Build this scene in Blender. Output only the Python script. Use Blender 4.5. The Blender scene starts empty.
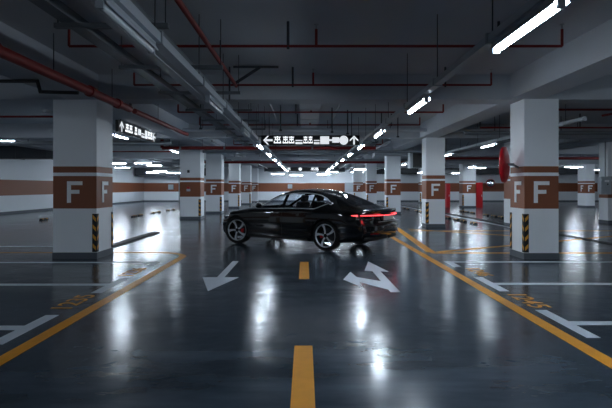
import bpy, bmesh, math, random
import numpy as np
from mathutils import Vector, Matrix
random.seed(7)
PI = math.pi
sc = bpy.context.scene
COL = sc.collection

# ------------------------------------------------------------------ materials
def srgb(r, g, b):
    f = lambda c: (c/255)/12.92 if c/255 <= .04045 else (((c/255)+.055)/1.055)**2.4
    return (f(r), f(g), f(b), 1)

def mat(name, col, rough=.5, metal=0, spec=.5, coat=0, emit=None, estr=0, noise=0, nscale=3, bump=0):
    m = bpy.data.materials.new(name); m.use_nodes = True
    nt = m.node_tree; b = nt.nodes['Principled BSDF']
    b.inputs['Base Color'].default_value = col
    b.inputs['Roughness'].default_value = rough
    b.inputs['Metallic'].default_value = metal
    b.inputs['Specular IOR Level'].default_value = spec
    b.inputs['Coat Weight'].default_value = coat
    b.inputs['Coat Roughness'].default_value = .03
    if emit:
        b.inputs['Emission Color'].default_value = emit
        b.inputs['Emission Strength'].default_value = estr
    if noise:
        tc = nt.nodes.new('ShaderNodeTexCoord'); n = nt.nodes.new('ShaderNodeTexNoise')
        n.inputs['Scale'].default_value = nscale; n.inputs['Detail'].default_value = 5
        nt.links.new(tc.outputs['Object'], n.inputs['Vector'])
        mx = nt.nodes.new('ShaderNodeMix'); mx.data_type = 'RGBA'
        mx.inputs['A'].default_value = tuple(c*(1-noise) for c in col[:3])+(1,)
        mx.inputs['B'].default_value = tuple(min(1, c*(1+noise)) for c in col[:3])+(1,)
        nt.links.new(n.outputs['Fac'], mx.inputs['Factor'])
        nt.links.new(mx.outputs['Result'], b.inputs['Base Color'])
        if bump:
            bp = nt.nodes.new('ShaderNodeBump'); bp.inputs['Strength'].default_value = bump
            nt.links.new(n.outputs['Fac'], bp.inputs['Height']); nt.links.new(bp.outputs['Normal'], b.inputs['Normal'])
    return m

M = {}
M['white'] = mat('painted_plaster', srgb(240, 244, 249), .6, noise=.05, nscale=1.5)
M['wall'] = mat('wall_plaster', srgb(234, 239, 245), .7, noise=.05, nscale=.6)
M['brown'] = mat('brown_paint', srgb(136, 78, 50), .55, noise=.05, nscale=2)
M['skirt'] = mat('grey_skirting_paint', srgb(84, 90, 98), .5, noise=.06, nscale=3)
M['ceil'] = mat('raw_ceiling_paint', srgb(186, 191, 198), .85, noise=.1, nscale=.7)
M['letter'] = mat('letter_paint', srgb(246, 248, 250), .5)
M['black'] = mat('black_rubber', srgb(22, 22, 24), .6, noise=.1, nscale=9)
M['yellow'] = mat('hazard_yellow', srgb(225, 160, 50), .5, noise=.08, nscale=12)
M['fyellow'] = mat('yellow_road_paint', srgb(224, 150, 34), .45, noise=.14, nscale=9)
M['fwhite'] = mat('white_road_paint', srgb(200, 208, 218), .45, noise=.09, nscale=9)
M['red'] = mat('red_pipe_paint', srgb(122, 18, 14), .55, noise=.1, nscale=5)
M['redcab'] = mat('red_cabinet_paint', srgb(196, 22, 34), .35)
M['steel'] = mat('galvanised_steel', srgb(150, 156, 162), .38, .7, noise=.1, nscale=6)
M['dsteel'] = mat('dark_steel', srgb(62, 66, 72), .5, .3, noise=.1, nscale=6)
M['duct'] = mat('duct_sheet', srgb(190, 196, 203), .5, .15, noise=.06, nscale=2)
M['tray'] = mat('tray_metal', srgb(108, 114, 120), .5, .4, noise=.08, nscale=4)
M['rail'] = mat('rail_enamel', srgb(168, 176, 184), .4, .1)
M['tube_on'] = mat('lit_tube', (1, 1, 1, 1), .4, emit=(.77, .89, 1, 1), estr=30)
M['tube_dim'] = mat('dimmer_lit_tube', (1, 1, 1, 1), .4, emit=(.76, .89, 1, 1), estr=10)
M['tube_off'] = mat('unlit_tube', srgb(215, 220, 226), .25)
M['sign_black'] = mat('sign_face', srgb(12, 13, 16), .3)
M['sign_lit'] = mat('sign_symbols', (1, 1, 1, 1), .4, emit=(.9, .95, 1, 1), estr=.15)
M['paint'] = mat('black_car_paint', (.0022, .0024, .0028, 1), .12, 0, .45, 1)
M['trimb'] = mat('black_trim', (.006, .006, .007, 1), .45)
M['chrome'] = mat('satin_chrome', srgb(225, 230, 236), .35, .75)
M['rimsil'] = mat('machined_alloy', srgb(222, 226, 232), .35, .35)
M['rimdark'] = mat('dark_alloy', srgb(34, 35, 38), .4, .6)
M['tyre'] = mat('tyre_rubber', srgb(18, 18, 19), .75)
M['caliper'] = mat('red_caliper', srgb(215, 30, 40), .35)
M['tail'] = mat('tail_light', (1, .05, .05, 1), .3, emit=(1, .07, .08, 1), estr=.6)
M['reflector'] = mat('red_reflector', srgb(130, 12, 16), .2)
M['plate'] = mat('licence_plate_face', srgb(235, 240, 245), .4)
M['seat'] = mat('dark_leather', srgb(26, 26, 28), .6)
M['mirror'] = mat('convex_mirror_glass', (.85, .88, .9, 1), .03, 1)
M['panel'] = mat('panel_enamel', srgb(170, 178, 186), .45)
M['head'] = mat('headlamp_lens', srgb(40, 44, 48), .1, .2, coat=1)

def glass_mat(name, tint, gl=.05):
    m = bpy.data.materials.new(name); m.use_nodes = True
    nt = m.node_tree; nt.nodes.clear()
    out = nt.nodes.new('ShaderNodeOutputMaterial'); mx = nt.nodes.new('ShaderNodeMixShader')
    t = nt.nodes.new('ShaderNodeBsdfTransparent'); t.inputs[0].default_value = tint
    g = nt.nodes.new('ShaderNodeBsdfGlossy'); g.inputs['Roughness'].default_value = .03
    g.inputs[0].default_value = (1, 1, 1, 1)
    f = nt.nodes.new('ShaderNodeFresnel'); f.inputs[0].default_value = 1.5
    ge = nt.nodes.new('ShaderNodeNewGeometry'); mr_ = nt.nodes.new('ShaderNodeMapRange')
    mr_.inputs['To Min'].default_value = 1.5; mr_.inputs['To Max'].default_value = 1/1.5
    nt.links.new(ge.outputs['Backfacing'], mr_.inputs['Value']); nt.links.new(mr_.outputs[0], f.inputs[0])
    nt.links.new(f.outputs[0], mx.inputs[0]); nt.links.new(t.outputs[0], mx.inputs[1])
    nt.links.new(g.outputs[0], mx.inputs[2]); nt.links.new(mx.outputs[0], out.inputs[0])
    return m
M['glass'] = glass_mat('tinted_car_glass', (.85, .88, .92, 1))
M['glass_dark'] = glass_mat('dark_rear_glass', (.10, .11, .12, 1))

def floor_material():
    m = bpy.data.materials.new('epoxy_floor'); m.use_nodes = True
    nt = m.node_tree; b = nt.nodes['Principled BSDF']; L = nt.links.new
    tc = nt.nodes.new('ShaderNodeTexCoord')
    mp = nt.nodes.new('ShaderNodeMapping'); mp.inputs['Scale'].default_value = (.35, 1.3, 1)
    L(tc.outputs['Object'], mp.inputs[0])
    n = nt.nodes.new('ShaderNodeTexNoise'); n.inputs['Scale'].default_value = 1.6; n.inputs['Detail'].default_value = 8
    n.inputs['Roughness'].default_value = .62
    L(mp.outputs[0], n.inputs['Vector'])
    cr = nt.nodes.new('ShaderNodeValToRGB')
    cr.color_ramp.elements[0].position = .3; cr.color_ramp.elements[0].color = srgb(42, 51, 61)
    cr.color_ramp.elements[1].position = .72; cr.color_ramp.elements[1].color = srgb(72, 83, 95)
    L(n.outputs['Fac'], cr.inputs[0]); L(cr.outputs[0], b.inputs['Base Color'])
    r = nt.nodes.new('ShaderNodeMapRange'); r.inputs['To Min'].default_value = .10; r.inputs['To Max'].default_value = .26
    L(n.outputs['Fac'], r.inputs['Value']); L(r.outputs[0], b.inputs['Roughness'])
    n2 = nt.nodes.new('ShaderNodeTexNoise'); n2.inputs['Scale'].default_value = 2.2; n2.inputs['Detail'].default_value = 3
    L(tc.outputs['Object'], n2.inputs['Vector'])
    bp = nt.nodes.new('ShaderNodeBump'); bp.inputs['Strength'].default_value = .28; bp.inputs['Distance'].default_value = .03
    L(n2.outputs['Fac'], bp.inputs['Height']); L(bp.outputs['Normal'], b.inputs['Normal'])
    b.inputs['Specular IOR Level'].default_value = .27
    return m
M['floor'] = floor_material()

# ------------------------------------------------------------------ mesh builder
class MB:
    def __init__(s): s.v = []; s.f = []; s.m = []; s.mats = []
    def mi(s, m):
        if m not in s.mats: s.mats.append(m)
        return s.mats.index(m)
    def add(s, vs, fs, m):
        k = len(s.v); s.v += [tuple(v) for v in vs]; i = s.mi(m)
        for f in fs: s.f.append(tuple(a+k for a in f)); s.m.append(i)
        return s
    def box(s, x0, x1, y0, y1, z0, z1, m, mtx=None):
        vs = [Vector((x, y, z)) for z in (z0, z1) for y in (y0, y1) for x in (x0, x1)]
        if mtx is not None: vs = [mtx @ v for v in vs]
        return s.add(vs, [(0,2,3,1), (4,5,7,6), (0,1,5,4), (2,6,7,3), (0,4,6,2), (1,3,7,5)], m)
    def prism(s, pts, z0, z1, m):        # pts ccw (x,y)
        n = len(pts)
        vs = [(x, y, z0) for x, y in pts]+[(x, y, z1) for x, y in pts]
        fs = [tuple(range(n-1, -1, -1)), tuple(range(n, 2*n))]+[(i, (i+1) % n, n+(i+1) % n, n+i) for i in range(n)]
        return s.add(vs, fs, m)
    def tube(s, pts, r, m, n=10, cap=True):
        pts = [Vector(p) for p in pts]; rings = []; up = None
        for i, p in enumerate(pts):
            if i == 0: d = pts[1]-p
            elif i == len(pts)-1: d = p-pts[i-1]
            else: d = (pts[i+1]-p).normalized()+(p-pts[i-1]).normalized()
            d.normalize()
            if up is None: up = Vector((0, 0, 1)) if abs(d.z) < .9 else Vector((1, 0, 0))
            a = d.cross(up).normalized(); b = a.cross(d).normalized(); up = b
            k = 1.0
            if 0 < i < len(pts)-1:
                c = (pts[i+1]-p).normalized().dot((p-pts[i-1]).normalized()); k = 1/max(.5, math.sqrt((1+c)/2))
            rr = r[i] if isinstance(r, (list, tuple)) else r
            rings.append([p+(a*math.cos(t)+b*math.sin(t))*rr*k for t in [2*PI*j/n for j in range(n)]])
        vs = [v for rg in rings for v in rg]; fs = []
        for i in range(len(pts)-1):
            for j in range(n):
                fs.append((i*n+j, i*n+(j+1) % n, (i+1)*n+(j+1) % n, (i+1)*n+j))
        if cap: fs.append(tuple(range(n-1, -1, -1))); fs.append(tuple((len(pts)-1)*n+j for j in range(n)))
        return s.add(vs, fs, m)
    def lathe(s, prof, m, n=32, mtx=None, axis='y'):    # prof (r, h) revolved about axis
        vs = []
        for r, h in prof:
            for j in range(n):
                t = 2*PI*j/n
                v = Vector((r*math.cos(t), h, r*math.sin(t))) if axis == 'y' else (Vector((h, r*math.cos(t), r*math.sin(t))) if axis == 'x' else Vector((r*math.cos(t), r*math.sin(t), h)))
                vs.append(mtx @ v if mtx is not None else v)
        fs = []
        for i in range(len(prof)-1):
            for j in range(n):
                fs.append((i*n+j, i*n+(j+1) % n, (i+1)*n+(j+1) % n, (i+1)*n+j))
        return s.add(vs, fs, m)
    def build(s, name, parent=None, smooth=False, bevel=0, fixn=True):
        me = bpy.data.meshes.new(name); me.from_pydata(s.v, [], s.f)
        for m in s.mats: me.materials.append(M[m])
        for p, i in zip(me.polygons, s.m): p.material_index = i; p.use_smooth = bool(smooth)
        if fixn:
            bm = bmesh.new(); bm.from_mesh(me); bmesh.ops.recalc_face_normals(bm, faces=bm.faces); bm.to_mesh(me); bm.free()
        if smooth == 'auto':
            me.set_sharp_from_angle(angle=math.radians(35))
        o = bpy.data.objects.new(name, me); COL.objects.link(o)
        if parent: o.parent = parent
        if bevel:
            b = o.modifiers.new('bevel', 'BEVEL'); b.width = bevel; b.segments = 2; b.limit_method = 'ANGLE'
        return o

def tag(o, label=None, cat=None, group=None, kind=None):
    if label: o['label'] = label
    if cat: o['category'] = cat
    if group: o['group'] = group
    if kind: o['kind'] = kind
    return o
def empty(name, loc=(0, 0, 0), rz=0):
    o = bpy.data.objects.new(name, None); COL.objects.link(o); o.location = loc; o.rotation_euler = (0, 0, rz)
    o.empty_display_size = .2
    return o
def copy_tree(o, parent=None):
    c = o.copy(); COL.objects.link(c)
    if parent: c.parent = parent
    for ch in [x for x in COL.objects if x.parent == o]: copy_tree(ch, c)
    return c
def kids(o): return [x for x in COL.objects if x.parent == o]

# ------------------------------------------------------------------ the setting
XL, XR, YB, YF, ZC, ZB = -16.4, 30.0, -9.0, 51.0, 3.85, 3.33
b = MB(); b.box(XL-.3, XR+.3, YB-.3, YF+.3, -.2, 0, 'floor'); tag(b.build('floor'), kind='structure')
b = MB(); b.box(XL-.3, XR+.3, YB-.3, YF+.3, ZC, ZC+.25, 'ceil')
for y0 in (-7.6, 1.3-.9, 10.45, 18.6, 27.7, 36.5, 46.0):
    if y0 == .4: continue
    b.box(XL, XR, y0, y0+.6, ZB, ZC+.05, 'ceil')
for x0 in (-12.9, -4.98, 4.28, 12.1, 20.4):
    b.box(x0, x0+.66, YB, YF, ZB+.004, ZC+.05, 'ceil')
tag(b.build('ceiling'), kind='structure')
def wall(name, x0, x1, y0, y1):
    b = MB()
    for z0, z1, m in ((0, .14, 'skirt'), (.14, 1.03, 'wall'), (1.03, 1.9, 'brown'), (1.9, ZC, 'wall')):
        b.box(x0, x1, y0, y1, z0, z1, m)
    tag(b.build(name), kind='structure')
wall('wall_left', XL-.3, XL, YB, YF)
wall('wall_far', XL-.3, XR+.3, YF, YF+.3)
wall('wall_right', XR, XR+.3, YB, YF)
wall('wall_rear', XL-.3, XR+.3, YB-.3, YB)

# ------------------------------------------------------------------ columns
LETTER_F = [((0, 0), (.25, 1)), ((.25, .82), (1, 1)), ((.25, .42), (.80, .60))]
def letter(parent, face, cx, cy, z0, h, w):
    # face: 'front' (normal -y) or 'side+' (normal +x) or 'side-' (normal -x)
    b = MB()
    for (u0, v0), (u1, v1) in LETTER_F:
        if face == 'front':
            b.box(cx-w/2+u0*w, cx-w/2+u1*w, cy-.012, cy, z0+v0*h, z0+v1*h, 'letter')
        elif face == 'side+':
            b.box(cx, cx+.012, cy-w/2+u0*w, cy-w/2+u1*w, z0+v0*h, z0+v1*h, 'letter')
        else:
            b.box(cx-.012, cx, cy+w/2-u1*w, cy+w/2-u0*w, z0+v0*h, z0+v1*h, 'letter')
    b.build('letter_f', parent)
def corner_guard(parent, cx, cy, sx, sy, z0=.14, z1=.94):
    # L-shaped hazard strip wrapping the corner at (cx,cy); legs run inward by sx, sy direction
    b = MB(); w = .09; t = .008
    xa, xb = sorted((cx, cx+sx*w)); ya, yb = sorted((cy, cy+sy*w))
    yo = cy-sy*t; xo = cx-sx*t
    b.box(min(xa, xo), max(xb, xo), min(cy, yo), max(cy, yo), z0, z1, 'black')
    b.box(min(cx, xo), max(cx, xo), ya, yb, z0, z1, 'black')
    o = b.build('corner_guard', parent)
    b = MB(); n = 4; p = (z1-z0)/n
    for i in range(n):
        z = z0+p*i+.03
        yy = yo-sy*.002; xx = xo-sx*.002
        x_a, x_b = cx, cx+sx*w
        b.add([(x_a+sx*.01, yy, z), (x_b-sx*.01, yy, z+.075), (x_b-sx*.01, yy, z+.155), (x_a+sx*.01, yy, z+.08)], [(0, 1, 2, 3)], 'yellow')
        b.add([(xx, cy+sy*.01, z), (xx, cy+sy*(w-.01), z+.075), (xx, cy+sy*(w-.01), z+.155), (xx, cy+sy*.01, z+.08)], [(0, 1, 2, 3)], 'yellow')
    b.build('hazard_stripe', o)
def column(x0, x1, y0, y1, label, F='front', guards=('L',), side=None, group=None):
    cx, cy = (x0+x1)/2, (y0+y1)/2
    r = empty('column', (cx, cy, 0)); tag(r, label, 'column', group)
    hx, hy = (x1-x0)/2, (y1-y0)/2
    b = MB()
    for z0, z1, m in ((.13, 1.05, 'white'), (1.05, 1.73, 'brown'), (1.73, 1.80, 'white'), (1.80, 1.93, 'brown'), (1.93, ZB, 'white')):
        b.box(-hx, hx, -hy, hy, z0, z1, m)
    b.build('shaft', r)
    b = MB(); b.box(-hx-.012, hx+.012, -hy-.012, hy+.012, 0, .13, 'skirt'); b.build('skirting', r)
    if F: letter(r, 'front', .0 if F is True or F == 'front' else F, -hy, 1.17, .45, .32)
    if side == '+': letter(r, 'side+', hx, 0, 1.17, .45, .32)
    if side == '-': letter(r, 'side-', -hx, -.05, 1.17, .45, .32)
    for g in guards:
        if g == 'L': corner_guard(r, -hx, -hy, 1, 1)
        if g == 'R': corner_guard(r, hx, -hy, -1, 1)
        if g == 'RB': corner_guard(r, hx, hy, -1, -1)
        if g == 'LB': corner_guard(r, -hx, hy, 1, -1)
    return r
colR1 = column(4.55, 5.26, 10.37, 11.08, 'nearest column right of the lane, F on two faces, hazard strips, mirror bracket', guards=('L', 'LB'), side='-')
colL1 = column(-5.27, -4.36, 10.46, 11.33, 'nearest column left of the lane, white with brown band and F on two faces', guards=('R', 'RB'), side='+')
column(4.49, 5.18, 18.5, 19.2, 'second column back on the right, F and one hazard strip, beyond the car tail')
column(7.72, 8.4, 18.75, 19.4, 'column mostly hidden behind the nearest right column, standing at the drain channel', F=None, guards=())
column(4.50, 5.28, 27.6, 28.3, 'third column back on the right, just beside the car tail roof')
column(4.50, 5.22, 36.4, 37.1, 'fourth column back on the right, second F seen over the car')
column(4.50, 5.32, 45.9, 46.6, 'farthest column on the right of the lane, smallest F over the car boot')
column(11.35, 12.3, 36.0, 36.8, 'far right column with F beside the tall red fire cabinet')
column(10.6, 11.5, 46.0, 46.7, 'small far column with F between second right column and its neighbour')
column(20.45, 21.1, 36.4, 37.5, 'distant column with F on two faces seen right of the nearest right column', side='-', guards=())
colR9 = column(12.37, 13.2, 20.4, 21.05, 'column at the right edge of the view carrying a grey electrical box', F=None, guards=())
colA = column(-5.78, -4.83, 23.1, 23.95, 'left column without a letter carrying the red fire alarm', F=None, guards=('R',))
column(-5.55, -4.68, 28.0, 28.9, 'left column with F just behind the fire alarm column', F='front', guards=('R',))
column(-5.35, -4.6, 35.0, 35.9, 'third F column in the left row, between larger and smaller neighbours', guards=('R',))
column(-5.35, -4.6, 42.2, 43.1, 'fourth F column in the left row, above the car bonnet', guards=('R',))
column(-5.3, -4.6, 48.6, 49.3, 'last and narrowest F column in the left row, against the far wall', guards=())
# fire alarm devices on colA (front face y=-.425)
a = empty('fire_alarm', (-5.38, 23.1, 1.42)); tag(a, 'small red and white fire alarm unit on the brown band of the letterless column', 'fire alarm')
b = MB(); b.box(-.085, .085, -.05, 0, -.12, -.01, 'panel'); b.build('call_point', a, bevel=.01)
b = MB(); b.box(-.07, .07, -.06, 0, .0, .09, 'redcab'); b.build('sounder', a, bevel=.01)
b = MB(); b.box(-.05, .05, -.05, 0, -.06, .06, 'trimb'); b.lathe([(0, -.075), (.04, -.07), (.045, -.05)], 'dsteel', 16)
o = b.build('alarm_bell'); o.location = (-5.38, 23.1, 2.22); tag(o, 'small black alarm sounder above the brown stripe of the letterless column', 'alarm')

# electrical box on far right column
a = empty('electrical_box', (12.17, 20.28, 1.20)); tag(a, 'grey electrical box mounted on the column at the right edge', 'electrical box')
b = MB(); b.box(-.25, .18, -.16, .1, 0, .72, 'panel'); b.build('housing', a, bevel=.01)
b = MB(); b.box(-.22, .15, -.175, -.16, .03, .69, 'panel'); d = b.build('door', a, bevel=.004)
b = MB(); b.box(-.02, .02, -.19, -.175, .38, .44, 'black'); b.build('lock', d)
b = MB(); b.box(-.12, .06, -.18, -.175, .5, .58, 'letter'); b.build('notice', d)
b = MB(); b.tube([(0, -.02, .72), (0, -.02, 2.2)], .025, 'steel'); b.build('conduit', a)

# ------------------------------------------------------------------ convex mirrors
def mirror(name, loc, rz, R, label, arm):
    r = empty(name, loc, rz); tag(r, label, 'convex mirror')
    # faces local -y ; back is local +y, painted red
    n = 10; prof = [(R*math.sin(i/n*PI/2*.98)*1.0, .03+.06*math.cos(i/n*PI/2)) for i in range(n+1)]
    b = MB(); b.lathe(prof, 'redcab' , 40); b.build('back_shell', r, smooth=True)
    prof = [(R*.95*i/n, -.02-.07*(1-(i/n)**2)) for i in range(n+1)]
    b = MB(); b.lathe(prof, 'mirror', 40); b.build('mirror_face', r, smooth=True)
    b = MB(); b.lathe([(R*.93, -.03), (R+.01, -.03), (R+.015, .0), (R+.01, .035), (R*.93, .035)], 'redcab', 40); b.build('rim', r, smooth=True)
    b = MB(); b.tube([(0, .08, 0), (0, .2, 0)], .03, 'steel'); b.tube([(0, .17, 0)]+arm, .022, 'steel'); b.build('bracket', r, smooth='auto')
    return r
# near: seen edge-on from behind, in front of left face of colR1
mirror('convex_mirror', (4.20, 10.55, 1.97), math.radians(-122), .365, 'red-backed round convex mirror on the left face of the nearest right column', [tuple(Matrix.Rotation(math.radians(122), 3, 'Z') @ Vector((.35, .12, -.05)))])
mr = mirror('convex_mirror', (18.75, 50.55, 1.88), math.radians(-12), .42, 'silver round convex mirror by the far wall right of the red fire cabinet', [(0, .32, 0)])

# ------------------------------------------------------------------ cabinets on floors / walls
def cabinet(x0, x1, y0, y1, z1, label):
    a = empty('fire_cabinet', ((x0+x1)/2, (y0+y1)/2, 0)); tag(a, label, 'fire cabinet')
    hx, hy = (x1-x0)/2, (y1-y0)/2
    b = MB(); b.box(-hx, hx, -hy, hy, 0, z1, 'redcab'); b.build('body', a, bevel=.01)
    b = MB(); b.box(-hx+.03, hx-.03, -hy-.02, -hy, .08, z1-.05, 'redcab'); d = b.build('door', a, bevel=.006)
    b = MB(); b.box(hx-.1, hx-.07, -hy-.045, -hy-.02, .8, .95, 'chrome'); b.build('handle', d)
cabinet(12.35, 12.8, 36.0, 36.7, 1.82, 'tall red fire cabinet against the far right F column')
cabinet(10.32, 10.6, 36.5, 37.1, 1.75, 'red fire cabinet just showing right of the second right column')
for x0, w, z0, h, lab in ((-1.75, .45, 1.35, .42, 'small pale notice panel on the far wall left of the lane'), (4.05, .85, 1.0, .95, 'pale grey cabinet panel on the far wall just left of the farthest F columns'), (-13.9, .5, 1.25, .5, 'pale wall box on the far wall beside the fire alarm column')):
    a = empty('notice_panel', (x0+w/2, 50.99, z0)); tag(a, lab, 'wall panel')
    b = MB(); b.box(-w/2, w/2, -.18, 0, 0, h, 'panel'); b.build('housing', a, bevel=.01)
    b = MB(); b.box(-w/2+.03, w/2-.03, -.195, -.18, .03, h-.03, 'panel'); b.build('door', a, bevel=.004)
# duct fan box by second right column
a = empty('fan_box', (5.36, 23.6, 2.42)); tag(a, 'dark square fan box hung beside the second right column', 'fan box')
b = MB(); b.box(-.28, .36, 0, .5, 0, .72, 'dsteel'); b.build('casing', a)
b = MB(); b.box(-.40, -.28, -.03, .53, -.03, .74, 'duct'); b.build('flange', a)
b = MB()
b.box(-.25, .33, -.02, 0, .05, .67, 'trimb'); b.build('grille', a)
for xx in (-.2, .25): b = MB(); b.tube([(xx, .25, .72), (xx, .25, 1.42)], .015, 'steel'); b.build('hanger_rod', a)

# ------------------------------------------------------------------ floor markings
ZM = .003
def quad_mark(name, pts, m, label, cat, group=None):
    b = MB(); b.prism(pts, 0, ZM, m); return tag(b.build(name), label, cat, group)
def rect_mark(name, x0, x1, y0, y1, m, label, cat, group=None, z=0):
    b = MB(); b.box(x0, x1, y0, y1, z, z+ZM, m); return tag(b.build(name), label, cat, group)
# lane edge lines
rect_mark('lane_line', 2.53, 2.68, -2, 17.2, 'fyellow', 'long yellow line along the right edge of the driving lane', 'road line')
b = MB(); pts_o = []; pts_i = []
cx, cy, r = -3.35, 10.65, .82
path = [(-2.55, -2), (-2.55, 10.6)]+[(cx+.8*math.cos(t), cy+.81*math.sin(t)) for t in [i/10*PI/2 for i in range(1, 10)]]+[(cx, cy+.81), (-11.5, cy+.81)]
inn = [(-2.70, -2), (-2.70, 10.6)]+[(cx+.65*math.cos(t), cy+.72*math.sin(t)) for t in [i/10*PI/2 for i in range(1, 10)]]+[(cx, cy+.72), (-11.5, cy+.72)]
vs = [(x, y, ZM) for x, y in path]+[(x, y, ZM) for x, y in inn]; n = len(path)
b.add(vs, [(i, i+1, n+i+1, n+i) for i in range(n-1)], 'fyellow')
tag(b.build('lane_line'), 'long yellow line along the left lane edge, curving round before the left column', 'road line')
for y0, y1, lab in ((3.0, 4.72, 'nearest yellow dash on the centre of the lane'), (8.15, 10.0, 'yellow centre dash between the two white arrows'), ):
    rect_mark('centre_dash', -.10, .07, y0, y1, 'fyellow', lab, 'road line')
# transverse/hatch lines at the crossing
def stripe(p, q, w):
    d = Vector((q[0]-p[0], q[1]-p[1], 0)).normalized(); nrm = Vector((-d.y, d.x, 0))*w/2
    return [(p[0]-nrm.x, p[1]-nrm.y), (q[0]-nrm.x, q[1]-nrm.y), (q[0]+nrm.x, q[1]+nrm.y), (p[0]+nrm.x, p[1]+nrm.y)]
for p, q, w, lab in (((2.86, 11.36), (16.5, 11.36), .15, 'yellow line crossing behind the nearest right column, nearest of the crossing lines'),
                     ((2.90, 11.5), (3.35, 18.4), .2, 'yellow line running back from the crossing corner past the car tail'),
                     ((3.05, 11.52), (10.6, 15.95), .15, 'slanting yellow hatch line fanning right from the crossing corner'),
                     ((3.6, 17.1), (16.5, 17.1), .15, 'straight yellow line in front of the second right column'),
                     ((3.7, 17.8), (6.3, 15.45), .15, 'slanting yellow hatch line running from second right column toward the nearest')):
    quad_mark('crossing_line', stripe(p, q, w), 'fyellow', lab, 'road line')
rect_mark('bay_line', -12, -5.35, 12.55, 12.7, 'fwhite', 'thin white line on the floor behind the nearest left column', 'bay line')
# bay lines and T bars
for (x0, x1, sgn, rows) in ((2.80, 2.94, 1, ((4.97, 6.09, 5.43, 5.58), (7.19, 8.3, 7.66, 7.81), (9.4, 10.08, 9.93, 10.08))),
                            (-3.03, -2.88, -1, ((4.76, 5.85, 5.24, 5.4), (7.07, 8.2, 7.60, 7.75), (9.4, 10.0, 9.86, 10.0)))):
    side = 'right' if sgn > 0 else 'left'
    for i, (ya, yb, l0, l1) in enumerate(rows):
        wh = ('nearest', 'middle', 'farthest, half-length')[i]
        b = MB(); b.box(x0, x1, ya, yb, 0, ZM, 'fwhite')
        if sgn > 0: b.box(x1, 7.6, l0, l1, 0, ZM, 'fwhite')
        else: b.box(-8.4, x0, l0, l1, 0, ZM, 'fwhite')
        tag(b.build('bay_marking'), wh+' white T-shaped bay marking on the '+side+' of the lane', 'bay line')
# more bay lines by the far stops (seen at grazing angle)
rect_mark('bay_line', 7.55, 7.68, 18.2, 40, 'fwhite', 'long white line beside the dark drain channel on the right', 'bay line')
# bay numbers
def number(txt, x, y, rz, label):
    cu = bpy.data.curves.new('bay_number', 'FONT'); cu.body = txt; cu.size = .46; cu.align_x = 'CENTER'; cu.align_y = 'CENTER'; cu.offset = .006
    t = bpy.data.objects.new('tmp', cu); COL.objects.link(t)
    bpy.context.view_layer.update()
    me = bpy.data.meshes.new_from_object(t.evaluated_get(bpy.context.evaluated_depsgraph_get()))
    bpy.data.objects.remove(t)
    me.materials.clear(); me.materials.append(M['fyellow'])
    o = bpy.data.objects.new('bay_number', me); COL.objects.link(o); o.location = (x, y, ZM); o.rotation_euler = (0, 0, rz)
    o.scale = (.95, .8, 1)
    tag(o, label, 'bay number')
number('1235', -3.0, 6.52, PI/2, 'yellow number 1235 painted in the nearest full bay on the left')
number('1236', -3.02, 8.8, PI/2, 'faint yellow number painted in the second bay on the left')
number('1245', 2.93, 6.62, -PI/2, 'yellow number painted in the nearest full bay on the right')
number('1246', 3.06, 8.85, -PI/2, 'yellow number painted in the second bay on the right')
number('1244', 3.1, 4.35, -PI/2, 'yellow number at the right edge in the closest bay')
# arrows
quad = [(-1.46, 8.3), (-1.70, 8.3), (-1.4, 7.2), (-1.10, 8.3), (-1.34, 8.3), (-1.34, 10.1), (-1.46, 10.1)]
b = MB(); b.prism(quad, 0, ZM, 'fwhite'); tag(b.build('floor_arrow'), 'white arrow pointing toward the viewer, painted on the left half of the lane', 'floor arrow')
b = MB()
b.prism([(1.22, 7.13), (1.36, 7.13), (1.34, 8.9), (1.48, 8.85), (1.27, 10.05), (1.07, 8.97), (1.2, 8.9)], 0, ZM, 'fwhite')
b.prism([(1.25, 7.25), (1.25, 7.9), (.86, 8.3), (.80, 8.82), (.62, 8.1), (.86, 7.46), (.86, 7.9)], 0.0004, ZM+.0004, 'fwhite')
tag(b.build('floor_arrow'), 'white double-headed arrow, straight and left, painted on the right half of the lane', 'floor arrow')
# drain channel, cable hump
b = MB(); b.box(7.9, 8.08, 12.0, 18.7, 0, .012, 'black'); b.box(8.45, 8.6, 19.3, 45, 0, .012, 'black'); 
b = MB(); b.box(7.95, 8.12, 12.2, 18.7, 0, .02, 'black'); b.box(7.95, 8.12, 19.45, 44, 0, .02, 'black')
tag(b.build('drain_channel'), 'long dark drain channel running back along the floor on the right', 'drain channel')
b = MB(); b.box(-4.98, -4.76, 12.0, 16.4, 0, .04, 'black')
for i in range(9): b.box(-4.985, -4.755, 12.2+.48*i, 12.28+.48*i, .04, .043, 'dsteel')
tag(b.build('cable_ramp', bevel=.008), 'dark rubber strip on the floor behind the nearest left column', 'cable ramp')
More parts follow.
